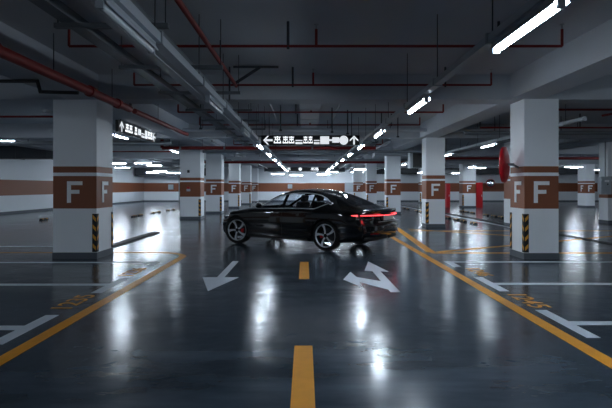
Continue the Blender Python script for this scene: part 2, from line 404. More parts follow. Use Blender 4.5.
# wheel stops
w0 = None
def wheel_stop(x, y, label, group=None):
    global w0
    if w0 is None:
        w0 = empty('wheel_stop')
        b = MB(); b.v = []; prof = [(-.075, 0), (.075, 0), (.05, .085), (-.05, .085)]
        L = .28
        vs = [(px, -L, pz) for px, pz in prof]+[(px, L, pz) for px, pz in prof]
        b.add(vs, [(0, 1, 2, 3), (7, 6, 5, 4), (0, 4, 5, 1), (1, 5, 6, 2), (2, 6, 7, 3), (3, 7, 4, 0)], 'black'); b.build('block', w0, bevel=.01)
        for ya, yb in ((-.2, -.13), (.13, .2)):
            b = MB(); b.add([(-.066, ya, .045), (.066, ya, .045), (.053, ya, .089), (-.053, ya, .089), (-.066, yb, .045), (.066, yb, .045), (.053, yb, .089), (-.053, yb, .089)],
                  [(0, 1, 2, 3), (7, 6, 5, 4), (0, 4, 5, 1), (1, 5, 6, 2), (2, 6, 7, 3), (3, 7, 4, 0)], 'yellow'); b.build('reflective_strip', w0)
        o = w0
    else: o = copy_tree(w0)
    o.location = (x, y, 0); tag(o, label, 'wheel stop', group)
    return o
wheel_stop(-11.8, 22.6, 'lone wheel stop near the left wall')
for i, y in enumerate((25.0, 25.95, 28.1, 29.2, 31.2, 32.4, 34.4, 35.6)):
    wheel_stop(-8.55, y, ['nearest black and yellow wheel stop in the left row', 'second nearest wheel stop in the left row, close behind the first', 'wheel stop third in the left row, after the gap', 'wheel stop fourth in the left row'][i] if i < 4 else 'distant wheel stop at the far end of the left row', None if i < 4 else 'distant wheel stops of the left row')
for i, y in enumerate((20.1, 21.4, 22.4, 23.7, 29.3, 30.4, 33.0, 34.2)):
    wheel_stop(6.78, y, ['nearest black and yellow wheel stop in front of the drain channel on the right', 'wheel stop just behind the nearest one before the drain channel', 'third wheel stop before the drain channel on the right', 'fourth wheel stop before the drain channel, next to the second right column'][i] if i < 4 else 'small wheel stop left of the second right column', None if i < 4 else 'wheel stops seen left of the second right column')
for i, y in enumerate((24.1, 25.0, 26.1, 28.2, 29.2, 30.1)):
    wheel_stop(9.45, y, ['wheel stop beyond the drain channel nearest the hidden column', 'second wheel stop beyond the drain channel from the right', 'third wheel stop beyond the drain channel from the right', 'third from left of the stops beyond the drain channel', 'second from left of the stops beyond the drain channel', 'leftmost wheel stop beyond the drain channel'][i])

# ------------------------------------------------------------------ lamps and rails
def make_lamp(on, dim=False):
    r = empty('tube_lamp')
    b = MB(); L = .62
    b.box(-.035, .035, -L, L, .035, .085, 'rail')
    # reflector wings
    b.add([(-.058, -L, .008), (-.03, -L, .06), (-.03, L, .06), (-.058, L, .008), (-.055, -L, .003), (-.055, L, .003)], [(0, 1, 2, 3), (0, 3, 5, 4)], 'rail')
    b.add([(.058, -L, .008), (.03, -L, .06), (.03, L, .06), (.058, L, .008), (.055, -L, .003), (.055, L, .003)], [(3, 2, 1, 0), (4, 5, 3, 0)], 'rail')
    b.build('housing', r)
    b = MB(); b.tube([(0, -.585, 0), (0, .585, 0)], .029, ('tube_dim' if dim else 'tube_on') if on else 'tube_off', 10); b.build('tube', r, smooth='auto')
    for s in (-1, 1):
        b = MB(); b.box(-.03, .03, s*.6-.015, s*.6+.015, -.03, .04, 'rail'); b.build('end_cap', r)
    return r
lamp_on = None; lamp_off = None; lamp_dim = None
def lamp(x, y, z, label, rz=0, on=True, group=None, hang=False, dim=False):
    global lamp_on, lamp_off, lamp_dim
    if dim:
        if lamp_dim is None: lamp_dim = make_lamp(True, True); o = lamp_dim
        else: o = copy_tree(lamp_dim)
    elif on:
        if lamp_on is None: lamp_on = make_lamp(True); o = lamp_on
        else: o = copy_tree(lamp_on)
    else:
        if lamp_off is None: lamp_off = make_lamp(False); o = lamp_off
        else: o = copy_tree(lamp_off)
    for k in ('group',):
        if k in o: del o[k]
    o.location = (x, y, z); o.rotation_euler = (0, 0, rz); tag(o, label, 'tube lamp', group)
    if hang:
        for s in (-.45, .45):
            b = MB(); b.tube([(0, s, .085), (0, s, ZC-z)], .006, 'dsteel', 6); b.build('hanger_rod', o)
def rail(x, y0, y1, z, label, w=.05, h=.07, step=2.0, double=False, skip=()):
    r = empty('light_rail', (x, y0, z)); tag(r, label, 'light rail')
    b = MB(); b.box(-w, w, 0, y1-y0, 0, h, 'rail'); b.box(-w*.7, w*.7, 0, y1-y0, h, h+.015, 'steel'); b.build('trunking', r)
    if double:
        b = MB(); b.box(-w-.17, -w-.06, 0, y1-y0, -.01, .08, 'rail'); b.box(-w-.06, -w, 0, y1-y0, .0, .012, 'steel'); b.build('trunking', r)
    y = .8
    while y < y1-y0:
        if -1 < y0+y < 26 and not any(a < y0+y < c for a, c in skip):
            b = MB(); b.tube([(0, y, h), (0, y, ZC-z)], .007, 'dsteel', 6); b.build('hanger_rod', r); b = MB(); b.box(-w-.015, w+.015, y-.02, y+.02, -.012, h+.02, 'steel'); b.build('bracket', r)
        y += step
    return r
ZT = 2.8
rail(1.80, -6, 41.6, ZT+.084, 'long pale light rail hung over the right half of the lane')
rail(-1.44, -6, 41.6, ZT+.084, 'long pale double light rail hung over the left half of the lane', .06, .09, double=True)
ords = ['nearest', 'second', 'third', 'fourth', 'fifth', 'sixth']
for i in range(10):
    y = (4.16, 8.1, 12.3, 16.4, 20.4, 24.5, 28.6, 32.7, 36.8, 40.9)[i]
    far = i >= 5
    lamp(1.82, y, ZT, ('lit tube lamp, '+ords[i]+' from the viewer on the right light rail') if not far else 'lit tube lamp at the far end of the right light rail',
         group='far lamps of the right light rail' if far else None)
    on = i >= 3
    lamp(-1.46, y, ZT, (('lit' if on else 'unlit')+' tube lamp, '+ords[i]+' from the viewer on the left light rail') if not far else 'lit tube lamp at the far end of the left light rail',
         on=on, group='far lamps of the left light rail' if far else None)
for x, y, on in ((1.82, .1, True), (1.82, -4.0, True), (-1.46, -4.0, True)):  # unseen rail lamps, added to brighten the column fronts and near floor
    lamp(x, y, ZT, 'added fill tube lamp on the light rail behind the viewer', group='added fill lamps behind the viewer')
# side aisle lamps
rail(6.15, 11.0, 44, 2.963, 'light rail over the bays behind the nearest right column', skip=((24, 25.6),))
for i, y in enumerate((None, 16.8, 21.5, 26.0, 31.0, 38.0)):
    if y is None: continue
    lamp(6.15, y, 2.88, 'lit tube lamp, '+ords[i-1]+' from the viewer on the rail over the right-hand bays', dim=True)
rail(-6.25, 12.0, 25.3, 3.283, 'light rail over the bays behind the nearest left column')
rail(-6.25, 26.4, 44, 3.283, 'light rail over the bays beyond the large pale duct on the left')
for i, y in enumerate((17.0, 24.0, 29.5, 34.5)):
    lamp(-6.25, y, 3.2, 'lit tube lamp, '+ords[i]+' from the viewer on the rail over the left-hand bays', dim=i > 0)
for x, y, z, lab in ((-12.2, 40.5, 3.25, 'lit crosswise tube lamp standing alone high on the left beyond the pale duct'),
                     (-14.2, 38, 3.3, 'lit crosswise tube lamp by the nearest left column, upper of the edge pair'),
                     (-14.6, 40, 3.05, 'lit crosswise tube lamp by the nearest left column, lower of the edge pair'),
                     (-14.0, 46, 2.85, 'left of the three low lit tube lamps before the far left wall'),
                     (-12.9, 44.5, 2.9, 'middle of the three low lit tube lamps before the far left wall'),
                     (-12.1, 46, 2.8, 'right of the three low lit tube lamps before the far left wall'),
                     (-2.6, 48, 2.75, 'crosswise lit tube lamp over the car bonnet, left of the far pair'),
                     (-.85, 48.5, 2.65, 'crosswise lit tube lamp over the car roof, right of the far pair'),
                     (1.75, 47, 2.7, 'crosswise lit tube lamp under the far end of the right light rail'),
                     (2.6, 48.6, 2.95, 'upper crosswise lit tube lamp under the far end of the right light rail'),
                     (4.6, 41, 2.95, 'crosswise lit tube lamp between the far right columns'),
                     (5.0, 48, 2.95, 'small crosswise lit tube lamp beyond the fourth right column'),
                     (10.4, 43.5, 2.75, 'crosswise lit tube lamp above the small far F column'),
                     (14.4, 46.9, 2.8, 'crosswise lit tube lamp above the tall red fire cabinet'),
                     (11.4, 34.2, 2.86, 'lit tube lamp left of the convex mirror and nearer than its neighbour'),
                     (12.6, 36.5, 2.9, 'crosswise lit tube lamp just left of the nearest right column'),
                     (18.0, 33.5, 2.85, 'crosswise lit tube lamp right of the nearest right column'),
                     (22.0, 38.0, 2.8, 'crosswise lit tube lamp above the electrical box column'),
                     (-12.2, 20.0, 3.35, 'lit crosswise tube lamp at the left edge of the view near the left wall')):
    lamp(x, y, z, lab, rz=PI/2 if x not in (11.4,) else 0, hang=True)
# extra lamps added farther aside and behind the viewer to raise the diffuse light
for x, y in ((-11.5, 30), (16.5, 15), (16.5, 24), (24, 15.5), (24, 26), (-11.0, 10), (24, 44), (-9.5, 5.5), (9.5, 5.5), (15.5, 6), (24, 34), (16.5, 39), (27, 20), (-14.5, 15), (-9, -4), (9, -4), (-11.5, 35.5)):
    lamp(x, y, 3.2, 'added fill tube lamp hung over the parking bays away from the lane', rz=PI/2, group='added fill lamps over the outlying bays', hang=True)

# ------------------------------------------------------------------ pipes
def pipe_thing(name, label, pts, r, m='red', cat='pipe', extra=None, n=12):
    o = empty(name, pts[0]); tag(o, label, cat)
    P = [Vector(p)-Vector(pts[0]) for p in pts]
    b = MB(); b.tube(P, r, m, n); b.build('pipe', o, smooth='auto')
    return o
def ring_part(o, name, p, d, r, w, m):
    p = Vector(p); d = Vector(d).normalized()
    b = MB(); b.tube([p-d*w/2-o.location, p+d*w/2-o.location], r, m, 16); b.build(name, o, smooth='auto')
# main red pipe left, running along the lane
o = pipe_thing('fire_main', 'thick red fire pipe running back past the nearest left column', [(-3.82, 1.0, 3.2), (-3.82, 10.9, 3.2)], .075)
for y in (6.1, 8.9, 10.2): ring_part(o, 'coupling', (-3.82, y, 3.2), (0, 1, 0), .1, .12, 'red')
ring_part(o, 'collar', (-3.82, 5.95, 3.2), (0, 1, 0), .104, .03, 'letter')
b = MB(); b.tube([(0, 10.2, 0), (0, 15.2, 0)], .06, 'red', 12); b.build('pipe', o, smooth='auto')
for y in (4.2, 7.6, 9.9, 13): b = MB(); b.tube([(0, y-1.0, .07), (0, y-1.0, .64)], .008, 'dsteel', 6); b.build('hanger_rod', o)
b = MB(); b.tube([(0, 9.95, 0), (0, 9.95, .22)], .03, 'dsteel', 10); b.lathe([(0, .22), (.1, .22), (.1, .25), (0, .25)], 'redcab', 20, Matrix.Translation((0, 9.95, 0)), 'z'); b.build('valve', o)
# transverse red main
o = pipe_thing('fire_main', 'thick red fire pipe crossing the aisle behind the hanging sign', [(-5.86, 20.5, 3.1), (2.9, 20.5, 3.1)], .07)
for x in (-5.1, -3.3, -1.5, .3, 2.1): ring_part(o, 'coupling', (x, 20.5, 3.1), (1, 0, 0), .085, .07, 'steel')
for x in (-4.2, -.6, 2.4): b = MB(); b.tube([(x+5.86, 0, .06), (x+5.86, 0, .75)], .008, 'dsteel', 6); b.build('hanger_rod', o)
b = MB(); b.tube([(0, 0, 0), (0, 0, .5)], .07, 'red'); b.build('riser', o)
o = pipe_thing('fire_main', 'far red fire pipe crossing low over the end of the aisle', [(-7, 33, 3.13), (14, 33, 3.13)], .075)
for x in (-6.5, -3, 3.5, 6, 10, 13): b = MB(); b.tube([(x+7, 0, .06), (x+7, 0, 1)], .01, 'dsteel', 6); b.build('hanger_rod', o)
o = pipe_thing('fire_main', 'red fire pipe in the far right bays above the fire cabinets', [(6.6, 26.2, 3.0), (18, 26.2, 3.0)], .07)
for x in (8, 12, 16): b = MB(); b.tube([(x-6.6, 0, .06), (x-6, 0, .85)], .01, 'dsteel', 6); b.build('hanger_rod', o)
# longitudinal thin red main
o = pipe_thing('sprinkler_main', 'thin red sprinkler pipe running back between left light rail and lane centre', [(-1.36, 1.5, 3.5), (-1.36, 9.9, 3.5)], .035)
for y in (3.0, 5.4, 8): b = MB(); b.tube([(0, y-1.5, .03), (0, y-1.5, .35)], .007, 'dsteel', 6); b.build('hanger_rod', o)
# transverse branches with upright heads
for y, z, r, lab in ((7.1, 3.5, .02, 'nearest thin red sprinkler pipe crossing above the lane'), (9.8, 3.5, .02, 'second thin red sprinkler pipe crossing above the lane, before the beam'),
                     (13.2, 3.475, .022, 'third sprinkler pipe crossing above the lane, behind the beam'), (15.9, 3.475, .022, 'fourth sprinkler pipe crossing above the lane, over the hanging sign'),
                     (23.5, 3.5, .025, 'sprinkler pipe crossing above the car, beyond the thick red pipe')):
    o = pipe_thing('sprinkler_pipe', lab, [(-3.35, y, z), (3.65, y, z)], r, n=8)
    for x in (-3.35, .16, 3.65):
        b = MB(); b.tube([(x+3.35, 0, 0), (x+3.35, 0, .24)], r, 'red', 8); b.build('riser', o)
        b = MB(); b.tube([(x+3.35, 0, .24), (x+3.35, 0, .30)], .012, 'steel', 8); b.lathe([(0, .30), (.035, .305), (.035, .31), (0, .312)], 'steel', 12, Matrix.Translation((x+3.35, 0, 0)), 'z'); b.build('sprinkler_head', o)
    for x in (-2.2, -.24, 2.75):
        b = MB(); b.tube([(x+3.35, 0, -.04), (x+3.35, 0, .35)], .02, 'dsteel', 8); b.build('hanger_rod', o)
for y, x0, x1, z, lab in ((12.6, 6.2, 11.0, 3.45, 'red sprinkler pipe over the bays right of the nearest right column'), (16, 5.6, 12, 3.4, 'thin pipe over the right bays, behind the nearest right column'), (13.5, -11, -6, 3.4, 'thin pipe over the bays left of the nearest left column'), (24, -12, -6.5, 3.2, 'thin pipe over the far left bays')):
    o = pipe_thing('sprinkler_pipe', lab, [(x0, y, z), (x1, y, z)], .03, n=8)
    for x in (x0, (x0+x1)/2, x1):
        b = MB(); b.tube([(x-x0, 0, 0), (x-x0, 0, ZC-z-.001)], .02, 'dsteel', 8); b.build('riser', o)
# slanted red pipe right
o = pipe_thing('branch_pipe', 'thin dark red pipe slanting over the bays at the right edge', [(7.5, 12.6, 3.3), (9.9, 14.2, 3.78)], .03, n=8)
# small stepped pipe upper left
o = pipe_thing('branch_pipe', 'thin dark pipe stepping down under the beam left of the nearest left column', [(-7.4, 8.5, 3.3), (-4.55, 8.5, 3.3), (-4.5, 8.5, 3.12), (-3.85, 8.5, 3.1)], .03, 'black', n=8)
# brace posts near pipe end
o = empty('seismic_brace', (-1.36, 9.72, 3.48)); tag(o, 'dark slanted steel brace at the end of the thin red sprinkler pipe', 'brace')
b = MB(); b.tube([(0, -.05, .02), (.5, -.1, .33)], .03, 'dsteel', 8); b.build('strut', o)
b = MB(); b.tube([(-.1, -.05, -.3), (-.1, -.05, .345)], .018, 'dsteel', 8); b.build('post', o)
b = MB(); b.box(-.02, .85, -.12, -.08, .31, .345, 'dsteel'); b.build('channel', o)
# big grey pipes / transverse under far beams
for i, (x0, x1, y, z, r, lab) in enumerate(((-9, 14, 17.6, 3.5, .065, 'long grey pipe crossing the aisle high before the second right column'),
                      (-4.5, 5.9, 22.0, 3.06, .065, 'grey pipe crossing the aisle just under and behind the thick red pipe'),
                      (-8, 13, 30.2, 3.125, .065, 'grey pipe crossing the far aisle'),
                      (5.3, 17, 16.6, 3.3, .07, 'grey pipe crossing the bays right of the nearest right column'),
                      (-14, -5.2, 19.5, 3.2, .08, 'grey pipe crossing the bays left of the nearest left column'))):
    o = pipe_thing('service_pipe', lab, [(x0, y, z), (x1, y, z)], r, 'duct' if i == 0 else 'steel')
    x = x0+1
    while x < x1:
        b = MB(); b.tube([(x-x0, 0, 0), (x-x0, 0, ZC-z)], .012, 'dsteel', 6); b.build('hanger_rod', o); x += 2.2
# longitudinal service pipes, cable trays over left half
def tray(x0, x1, y0, y1, z, label):
    o = empty('cable_tray', ((x0+x1)/2, y0, z)); tag(o, label, 'cable tray'); h = (x1-x0)/2
    b = MB(); b.box(-h, -h+.02, 0, y1-y0, 0, .1, 'tray'); b.box(h-.02, h, 0, y1-y0, 0, .1, 'tray'); b.box(-h+.02, h-.02, 0, y1-y0, 0, .012, 'tray'); b.build('channel', o)
    b = MB()
    for k in range(3): b.tube([(-h*.5+k*h*.5, .02, .035), (-h*.5+k*h*.5, y1-y0-.02, .035)], .02, 'black', 6)
    b.build('cable', o)
tray(-2.52, -2.36, .6, 26, 3.2, 'outer dark cable tray over the left of the lane')
tray(-2.05, -1.91, .6, 26, 3.2, 'middle dark cable tray over the left of the lane')
tray(-1.74, -1.63, .6, 26, 3.2, 'narrow dark cable tray beside the left light rail')
tray(2.6, 2.85, 19.4, 44, 3.21, 'dark cable tray over the far right of the lane')
tray(7.0, 7.4, 17.3, 24.2, 3.13, 'dark cable tray over the right-hand bays')
for i, y in enumerate((5.2, 7.0, 8.9, 10.9, 12.6, 14.5, 16.5, 18.3)):
    x1 = -1.42 if i == 0 else -1.15
    o = empty('tray_hanger', (-2.6, y, 3.15)); tag(o, ('dark cross bar carrying the cable trays, '+ords[i]+' from the viewer') if i < 5 else 'dark cross bar carrying the cable trays farther back', 'tray hanger', None if i < 5 else 'far cable tray hangers')
    b = MB(); b.box(0, x1+2.6, -.03, .03, 0, .05, 'tray'); b.build('cross_bar', o)
    for xx in (.03, x1+2.57): b = MB(); b.tube([(xx, 0, .05), (xx, 0, .70)], .007, 'dsteel', 6); b.build('hanger_rod', o)
# pale ducts
def duct(x0, x1, y0, y1, z0, z1, label, mm='duct'):
    o = empty('air_duct', ((x0+x1)/2, (y0+y1)/2, z0)); tag(o, label, 'air duct'); hx, hy = (x1-x0)/2, (y1-y0)/2
    b = MB(); b.box(-hx, hx, -hy, hy, 0, z1-z0, mm); b.build('duct_body', o)
    L = max(hx, hy)*2; n = max(1, int(L/1.5))
    for k in range(n+1):
        b = MB()
        if hx > hy: b.box(-hx+k*L/n-.02, -hx+k*L/n+.02, -hy-.025, hy+.025, -.025, z1-z0+.01, mm)
        else: b.box(-hx-.025, hx+.025, -hy+k*L/n-.02, -hy+k*L/n+.02, -.025, z1-z0+.01, 'duct')
        b.build('flange', o)
    for xx in (-hx+.1, hx-.12): b = MB(); b.box(xx, xx+.02, -.01, .01, z1-z0, ZC-z0, 'dsteel'); b.build('hanger', o)
duct(-.14, .40, 11.3, 17.0, 3.54, 3.80, 'pale duct piece running back over the lane centre above the hanging sign')
duct(3.42, 9.5, 24.4, 25.2, 3.05, 3.45, 'pale air duct crossing over the bays behind the second right column')
duct(-9.85, -5.2, 25.4, 26.2, 2.95, 3.6, 'large pale air duct crossing above the left bays')
duct(-16.3, -9.95, 25.4, 26.2, 2.95, 3.6, 'dark air duct running from the left wall to the pale duct', 'dsteel')
duct(-16.2, -8.0, 47.6, 48.6, 2.6, 3.3, 'long dark air duct hung before the far left wall above the tube lamps', 'dsteel')
duct(6.0, 29.5, 47.6, 48.6, 2.75, 3.3, 'long dark air duct hung before the far right wall', 'dsteel')
duct(-4.0, 3.9, 49.2, 50.2, 3.05, 3.5, 'dark air duct above the far wall at the end of the lane', 'dsteel')
duct(-4.2, 2.4, 28.6, 29.2, 3.05, 3.22, 'thin pale duct crossing the far aisle over the car')
duct(7.6, 20, 30.8, 31.6, 2.95, 3.2, 'pale air duct crossing above the far right bays')
# longitudinal conduits beyond the second beam
for i, x in enumerate((-3.6, -.9, .9, 3.3, -7.6, 9.6, 10.6, -10)):
    o = pipe_thing('service_pipe', ['conduit running back high over the left edge of the lane', 'conduit running back left of the lane centre', 'conduit running back right of the lane centre', 'conduit running back high over the right edge of the lane', 'conduit running back over the left-hand bays', 'conduit running back over the right-hand bays beyond the drain', 'outer conduit running back over the right-hand bays', 'outer conduit running back over the left-hand bays'][i],
                   [(x, 11.2, 3.62), (x, 18.5, 3.62)] if abs(x) < 1.5 else [(x, 19.3 if x > -5 else 26.6, 3.28), (x, 47.4, 3.28)], .03 if abs(x) < 1.5 else .045, 'steel', n=8)
# ceiling drop rods seen as a forest beyond the beam
k = 0
for x in (-2.9, -.7, .8, 1.3, 2.4, 3.0):
    o = empty('drop_rod', (x, 13.9+k*.45, 3.1)); tag(o, 'thin dark hanger rod dropping from the ceiling behind the beam', 'hanger rod', 'hanger rods behind the beam'); k += 1
    b = MB(); b.tube([(0, 0, .05), (0, 0, .752)], .018, 'dsteel', 8); b.box(-.04, .04, -.02, .02, 0, .05, 'dsteel')
    o2 = b.build('rod', o)
# wall risers by far left wall
for x in (-13.7+.9, -12.2):
    o = pipe_thing('riser_pipe', 'grey vertical pipe on the far wall, '+('left' if x < -12.5 else 'right')+' of the wall box pair', [(x, 50.85, 0), (x, 50.85, 3.2)], .05, 'steel', n=8)

# ------------------------------------------------------------------ hanging signs
def glyph(b, u, w, kind, s):            # s: function (u0,u1,v0,v1) adding bar; u in metres, v 0..1
    if kind == 'block': s(u, u+w, .1, .9)
    elif kind == 'mid': s(u, u+w, .25, .8)
    elif kind == 'low': s(u, u+w, .1, .3); s(u, u+w, .42, .52)
    elif kind == 'dash': s(u, u+w, .42, .6)
    elif kind == 'char':
        t = w*.14
        s(u, u+w, .78, .86); s(u+w*.1, u+w*.9, .50, .58); s(u, u+w, .2, .28)
        s(u, u+t, .2, .45); s(u+w-t, u+w, .2, .45); s(u+w/2-t/2, u+w/2+t/2, .2, .9); s(u+w*.15, u+w*.15+t, .55, .8); s(u+w*.85-t, u+w*.85, .55, .8)
def sign(name, loc, rz, L, H, items, label, rods=True):
    r = empty(name, loc, rz); tag(r, label, 'hanging sign')
    b = MB(); b.box(-L/2, L/2, -.04, .04, 0, H, 'sign_black'); b.build('panel', r)
    for x in (-L*.42, L*.42): b = MB(); b.tube([(x, 0, H), (x, 0, ZC-loc[2])], .012, 'dsteel', 8); b.build('hanger_rod', r)
    yf = -.046; T = [None]
    def bar(u0, u1, v0, v1): T[0].box(-L/2+u0, -L/2+u1, yf, -.04, v0*H, v1*H, 'sign_lit')
    def poly(pts): 
        n = len(pts); vs = [(-L/2+u, yf, v*H) for u, v in pts]+[(-L/2+u, -.04, v*H) for u, v in pts]
        T[0].add(vs, [tuple(range(n))]+[tuple(range(2*n-1, n-1, -1))]+[(i, n+i, n+(i+1) % n, (i+1) % n) for i in range(n)], 'sign_lit')
    for kind, u, w in items:
        if w < .01: continue
        T[0] = MB()
        if kind == 'left':
            poly([(u, .5), (u+w*.45, .95), (u+w*.62, .95), (u+w*.32, .6), (u+w, .6), (u+w, .4), (u+w*.32, .4), (u+w*.62, .05), (u+w*.45, .05)])
        elif kind == 'up':
            c = u+w/2; t = w*.1
            poly([(c, .97), (u, .55), (u, .38), (c-t, .68), (c-t, .05), (c+t, .05), (c+t, .68), (u+w, .38), (u+w, .55)])
        elif kind == 'circle':
            poly([(u+w/2+w/2*math.cos(t), .5+.47*math.sin(t)) for t in [i*PI/10 for i in range(20)]])
        else: glyph(None, u, w, kind, bar)
        T[0].build('symbol', r)
    return r
sign('hanging_sign', (.17, 15.8, 2.82), 0, 3.1, .31,
     [('left', .06, .3), ('char', .40, .22), ('char', .68, .17), ('char', .87, .17), ('low', 1.08, .22), ('char', 1.33, .13), ('char', 1.49, .13), ('low', 1.66, .18), ('block', 1.86, .28), ('dash', 2.14, .1), ('mid', 2.24, .22), ('circle', 2.46, .28), ('char', 2.76-.0, .0001), ('up', 2.79, .27)],
     'black hanging sign over the lane with white arrows and symbols, nearer one')
sign('hanging_sign', (-5.08, 15.2, 3.0), PI/2, 3.4, .32,
     [('up', .1, .3), ('char', .55, .25), ('char', .85, .25), ('char', 1.3, .2), ('mid', 1.6, .25), ('low', 1.9, .3), ('block', 2.25, .2), ('char', 2.5, .24), ('char', 2.77, .24), ('left', 3.04, .3)],
     'black hanging sign with white symbols seen slanted beside the nearest left column')
sign('hanging_sign', (-.3, 42.0, 2.86), 0, 3.1, .3,
     [('char', .05, .28), ('char', .37, .26), ('circle', 1.3, .3), ('char', 2.35, .3), ('char', 2.68, .3)],
     'tiny far hanging sign over the car with small white symbols')

# ------------------------------------------------------------------ the car
def pchip(pts):
    x = np.array([p[0] for p in pts], float); y = np.array([p[1] for p in pts], float)
    h = np.diff(x); d = np.diff(y)/h; m = np.zeros_like(y)
    m[0] = d[0]; m[-1] = d[-1]
    for i in range(1, len(x)-1):
        if d[i-1]*d[i] <= 0: m[i] = 0
        else:
            w1 = 2*h[i]+h[i-1]; w2 = h[i]+2*h[i-1]; m[i] = (w1+w2)/(w1/d[i-1]+w2/d[i])
    def f(t):
        t = min(max(t, x[0]), x[-1]); i = min(int(np.searchsorted(x, t, 'right'))-1, len(x)-2); i = max(i, 0)
        s = (t-x[i])/h[i]
        return float((2*s**3-3*s**2+1)*y[i]+(s**3-2*s**2+s)*h[i]*m[i]+(-2*s**3+3*s**2)*y[i+1]+(s**3-s**2)*h[i]*m[i+1])
    return f
CL = 4.78; AX_F, AX_R = .94, 3.72; AXZ = .36; ARCH = .398
fW = pchip([(0, .86), (.3, .91), (.9, .945), (1.6, .945), (2.6, .95), (3.6, .965), (4.2, .955), (CL, .915)])
fzb = pchip([(0, .24), (.4, .19), (3.8, .19), (4.3, .22), (CL, .27)])
fbelt = pchip([(0, .69), (.3, .75), (.8, .85), (1.4, .915), (2.2, .945), (3.2, .965), (3.8, .965), (4.3, .945), (CL, .90)])
fzt = pchip([(0, .715), (.2, .79), (.7, .90), (1.15, .96), (1.42, .985), (1.65, 1.09), (1.95, 1.245), (2.25, 1.365), (2.55, 1.43), (2.85, 1.452), (3.15, 1.44), (3.5, 1.375), (3.9, 1.25), (4.2, 1.115), (4.45, 1.03), (4.62, .99), (CL, .985)])
fWr = pchip([(0, .60), (1.0, .66), (1.42, .72), (1.9, .64), (2.4, .59), (3.0, .575), (3.6, .57), (4.0, .60), (4.4, .68), (CL, .76)])
fe = pchip([(0, .03), (1.4, .03), (2.0, .05), (3.0, .06), (3.9, .05), (4.5, .02), (CL, .015)])
def section(u):
    W, zb, zB, zt, Wr, e = fW(u), fzb(u), fbelt(u), fzt(u), fWr(u), fe(u)
    gh = max(0, min(1, (zt-zB-.05)/.3))
    P = [(0, zb), (.45*W, zb), (.84*W, zb), (.95*W, zb+.04), (.972*W, zb+.12), (.975*W, .44), (W, .62 if zB > .8 else .55), (.992*W, zB-.15), (.975*W, zB-.05), (.94*W, zB)]
    x9, z9 = .94*W, zB; x11, z11 = Wr, zt-e
    P += [((x9*.62+x11*.38)+.012*gh, z9*.62+z11*.38), ((x9*.25+x11*.75)+.012*gh, z9*.25+z11*.75), (x11-.03, z11+e*.30), (x11*.6, zt-e*.18), (0, zt)]
    return P
SUB = 8
def catmull(P):
    P = [Vector((p[0], p[1], 0)) for p in P]; out = []
    n = len(P)
    for i in range(n-1):
        p0 = P[i-1] if i else Vector((-P[1].x, P[1].y, 0)); p1, p2 = P[i], P[i+1]
        p3 = P[i+2] if i+2 < n else Vector((-P[n-2].x, P[n-2].y, 0))
        d1 = max((p1-p0).length, 1e-5)**.5; d2 = max((p2-p1).length, 1e-5)**.5; d3 = max((p3-p2).length, 1e-5)**.5
        m1 = ((p1-p0)/d1-(p2-p0)/(d1+d2)+(p2-p1)/d2)*d2
        m2 = ((p2-p1)/d2-(p3-p1)/(d2+d3)+(p3-p2)/d3)*d2
        for k in range(SUB):
            s = k/SUB
            out.append((2*s**3-3*s**2+1)*p1+(s**3-2*s**2+s)*m1+(-2*s**3+3*s**2)*p2+(s**3-s**2)*m2)
    out.append(P[-1]); return out
def sstep(a, b, x): t = max(0, min(1, (x-a)/(b-a))); return t*t*(3-2*t)
fp_tail = pchip([(.2, .16), (.36, .06), (.5, .0), (.62, .0), (.68, .04), (.78, .08), (.88, .07), (.96, .03), (1.03, -.01)])
fp_nose = pchip([(.15, .10), (.3, .02), (.5, 0), (.65, .03), (.75, .08), (1.0, .2)])
def warp(u, y, z):
    x = u+max(0, u-3.95)*.20
    t = sstep(4.0, CL, u)
    if t: x -= t*(fp_tail(z)+.30*(abs(y)/.93)**3.4)
    t = sstep(0, .8, u)
    x += (1-t)*(.075+fp_nose(z)+.36*(abs(y)/.9)**2.6)
    return x
us = [0, .01, .03, .06]+list(np.arange(.09, CL-.08, .0185))+[CL-.06, CL-.035, CL-.015, CL-.004]
NT = None; grid = []
for u in us:
    S = catmull(section(u)); NT = len(S)
    # round the ends off
    ed = min(u, CL-u); rr = .06; ins = 0
    if ed < rr: ins = rr*(1-math.sqrt(max(0, 1-(1-ed/rr)**2)))
    zc = (fzb(u)+fzt(u))/2; hz = (fzt(u)-fzb(u))/2; W = fW(u)
    grid.append([(warp(u, v.x*(W-ins)/W, zc+(v.y-zc)*(hz-ins)/hz), v.x*(W-ins)/W, zc+(v.y-zc)*(hz-ins)/hz) for v in S])
def side_y(u, z):                         # greenhouse/side surface y at height z
    S = catmull(section(u)); best = None
    for a, c in zip(S[20:], S[21:]):
        if a.y <= z <= c.y and c.y > a.y: best = a.x+(c.x-a.x)*(z-a.y)/(c.y-a.y)
    return best if best is not None else fWr(u)
X0 = (AX_F+AX_R)/2
def loc(x): return X0-x                   # local x, +x = heading
HEAD = math.radians(145.5)
F0 = Vector((-1.80, 13.44)); R0 = Vector((.46, 11.87)); mid = (F0+R0)/2
nrm = Vector((math.cos(HEAD+PI/2), math.sin(HEAD+PI/2)))
ctr = mid - nrm*.90 + Vector((.0, -.17))
car = empty('car', (ctr.x, ctr.y, 0), HEAD); tag(car, 'glossy black fastback saloon car parked across the lane, red light bar at its tail', 'car')
TB = 9*SUB                                 # belt index
TR = 12*SUB                                # roof edge index
def dlo_top(u): return fzt(u)-fe(u)-.045
def dlo_bot(u): return fbelt(u)+.022
def in_dlo(u, z):
    if z < dlo_bot(u) or z > dlo_top(u): return False
    if u > 3.42:
        if z < dlo_bot(3.42)+(u-3.42)*.42: return False
    if u > 3.5 and z > 1.285-(u-3.5)*.62: return False
    return 1.55 < u < 3.86
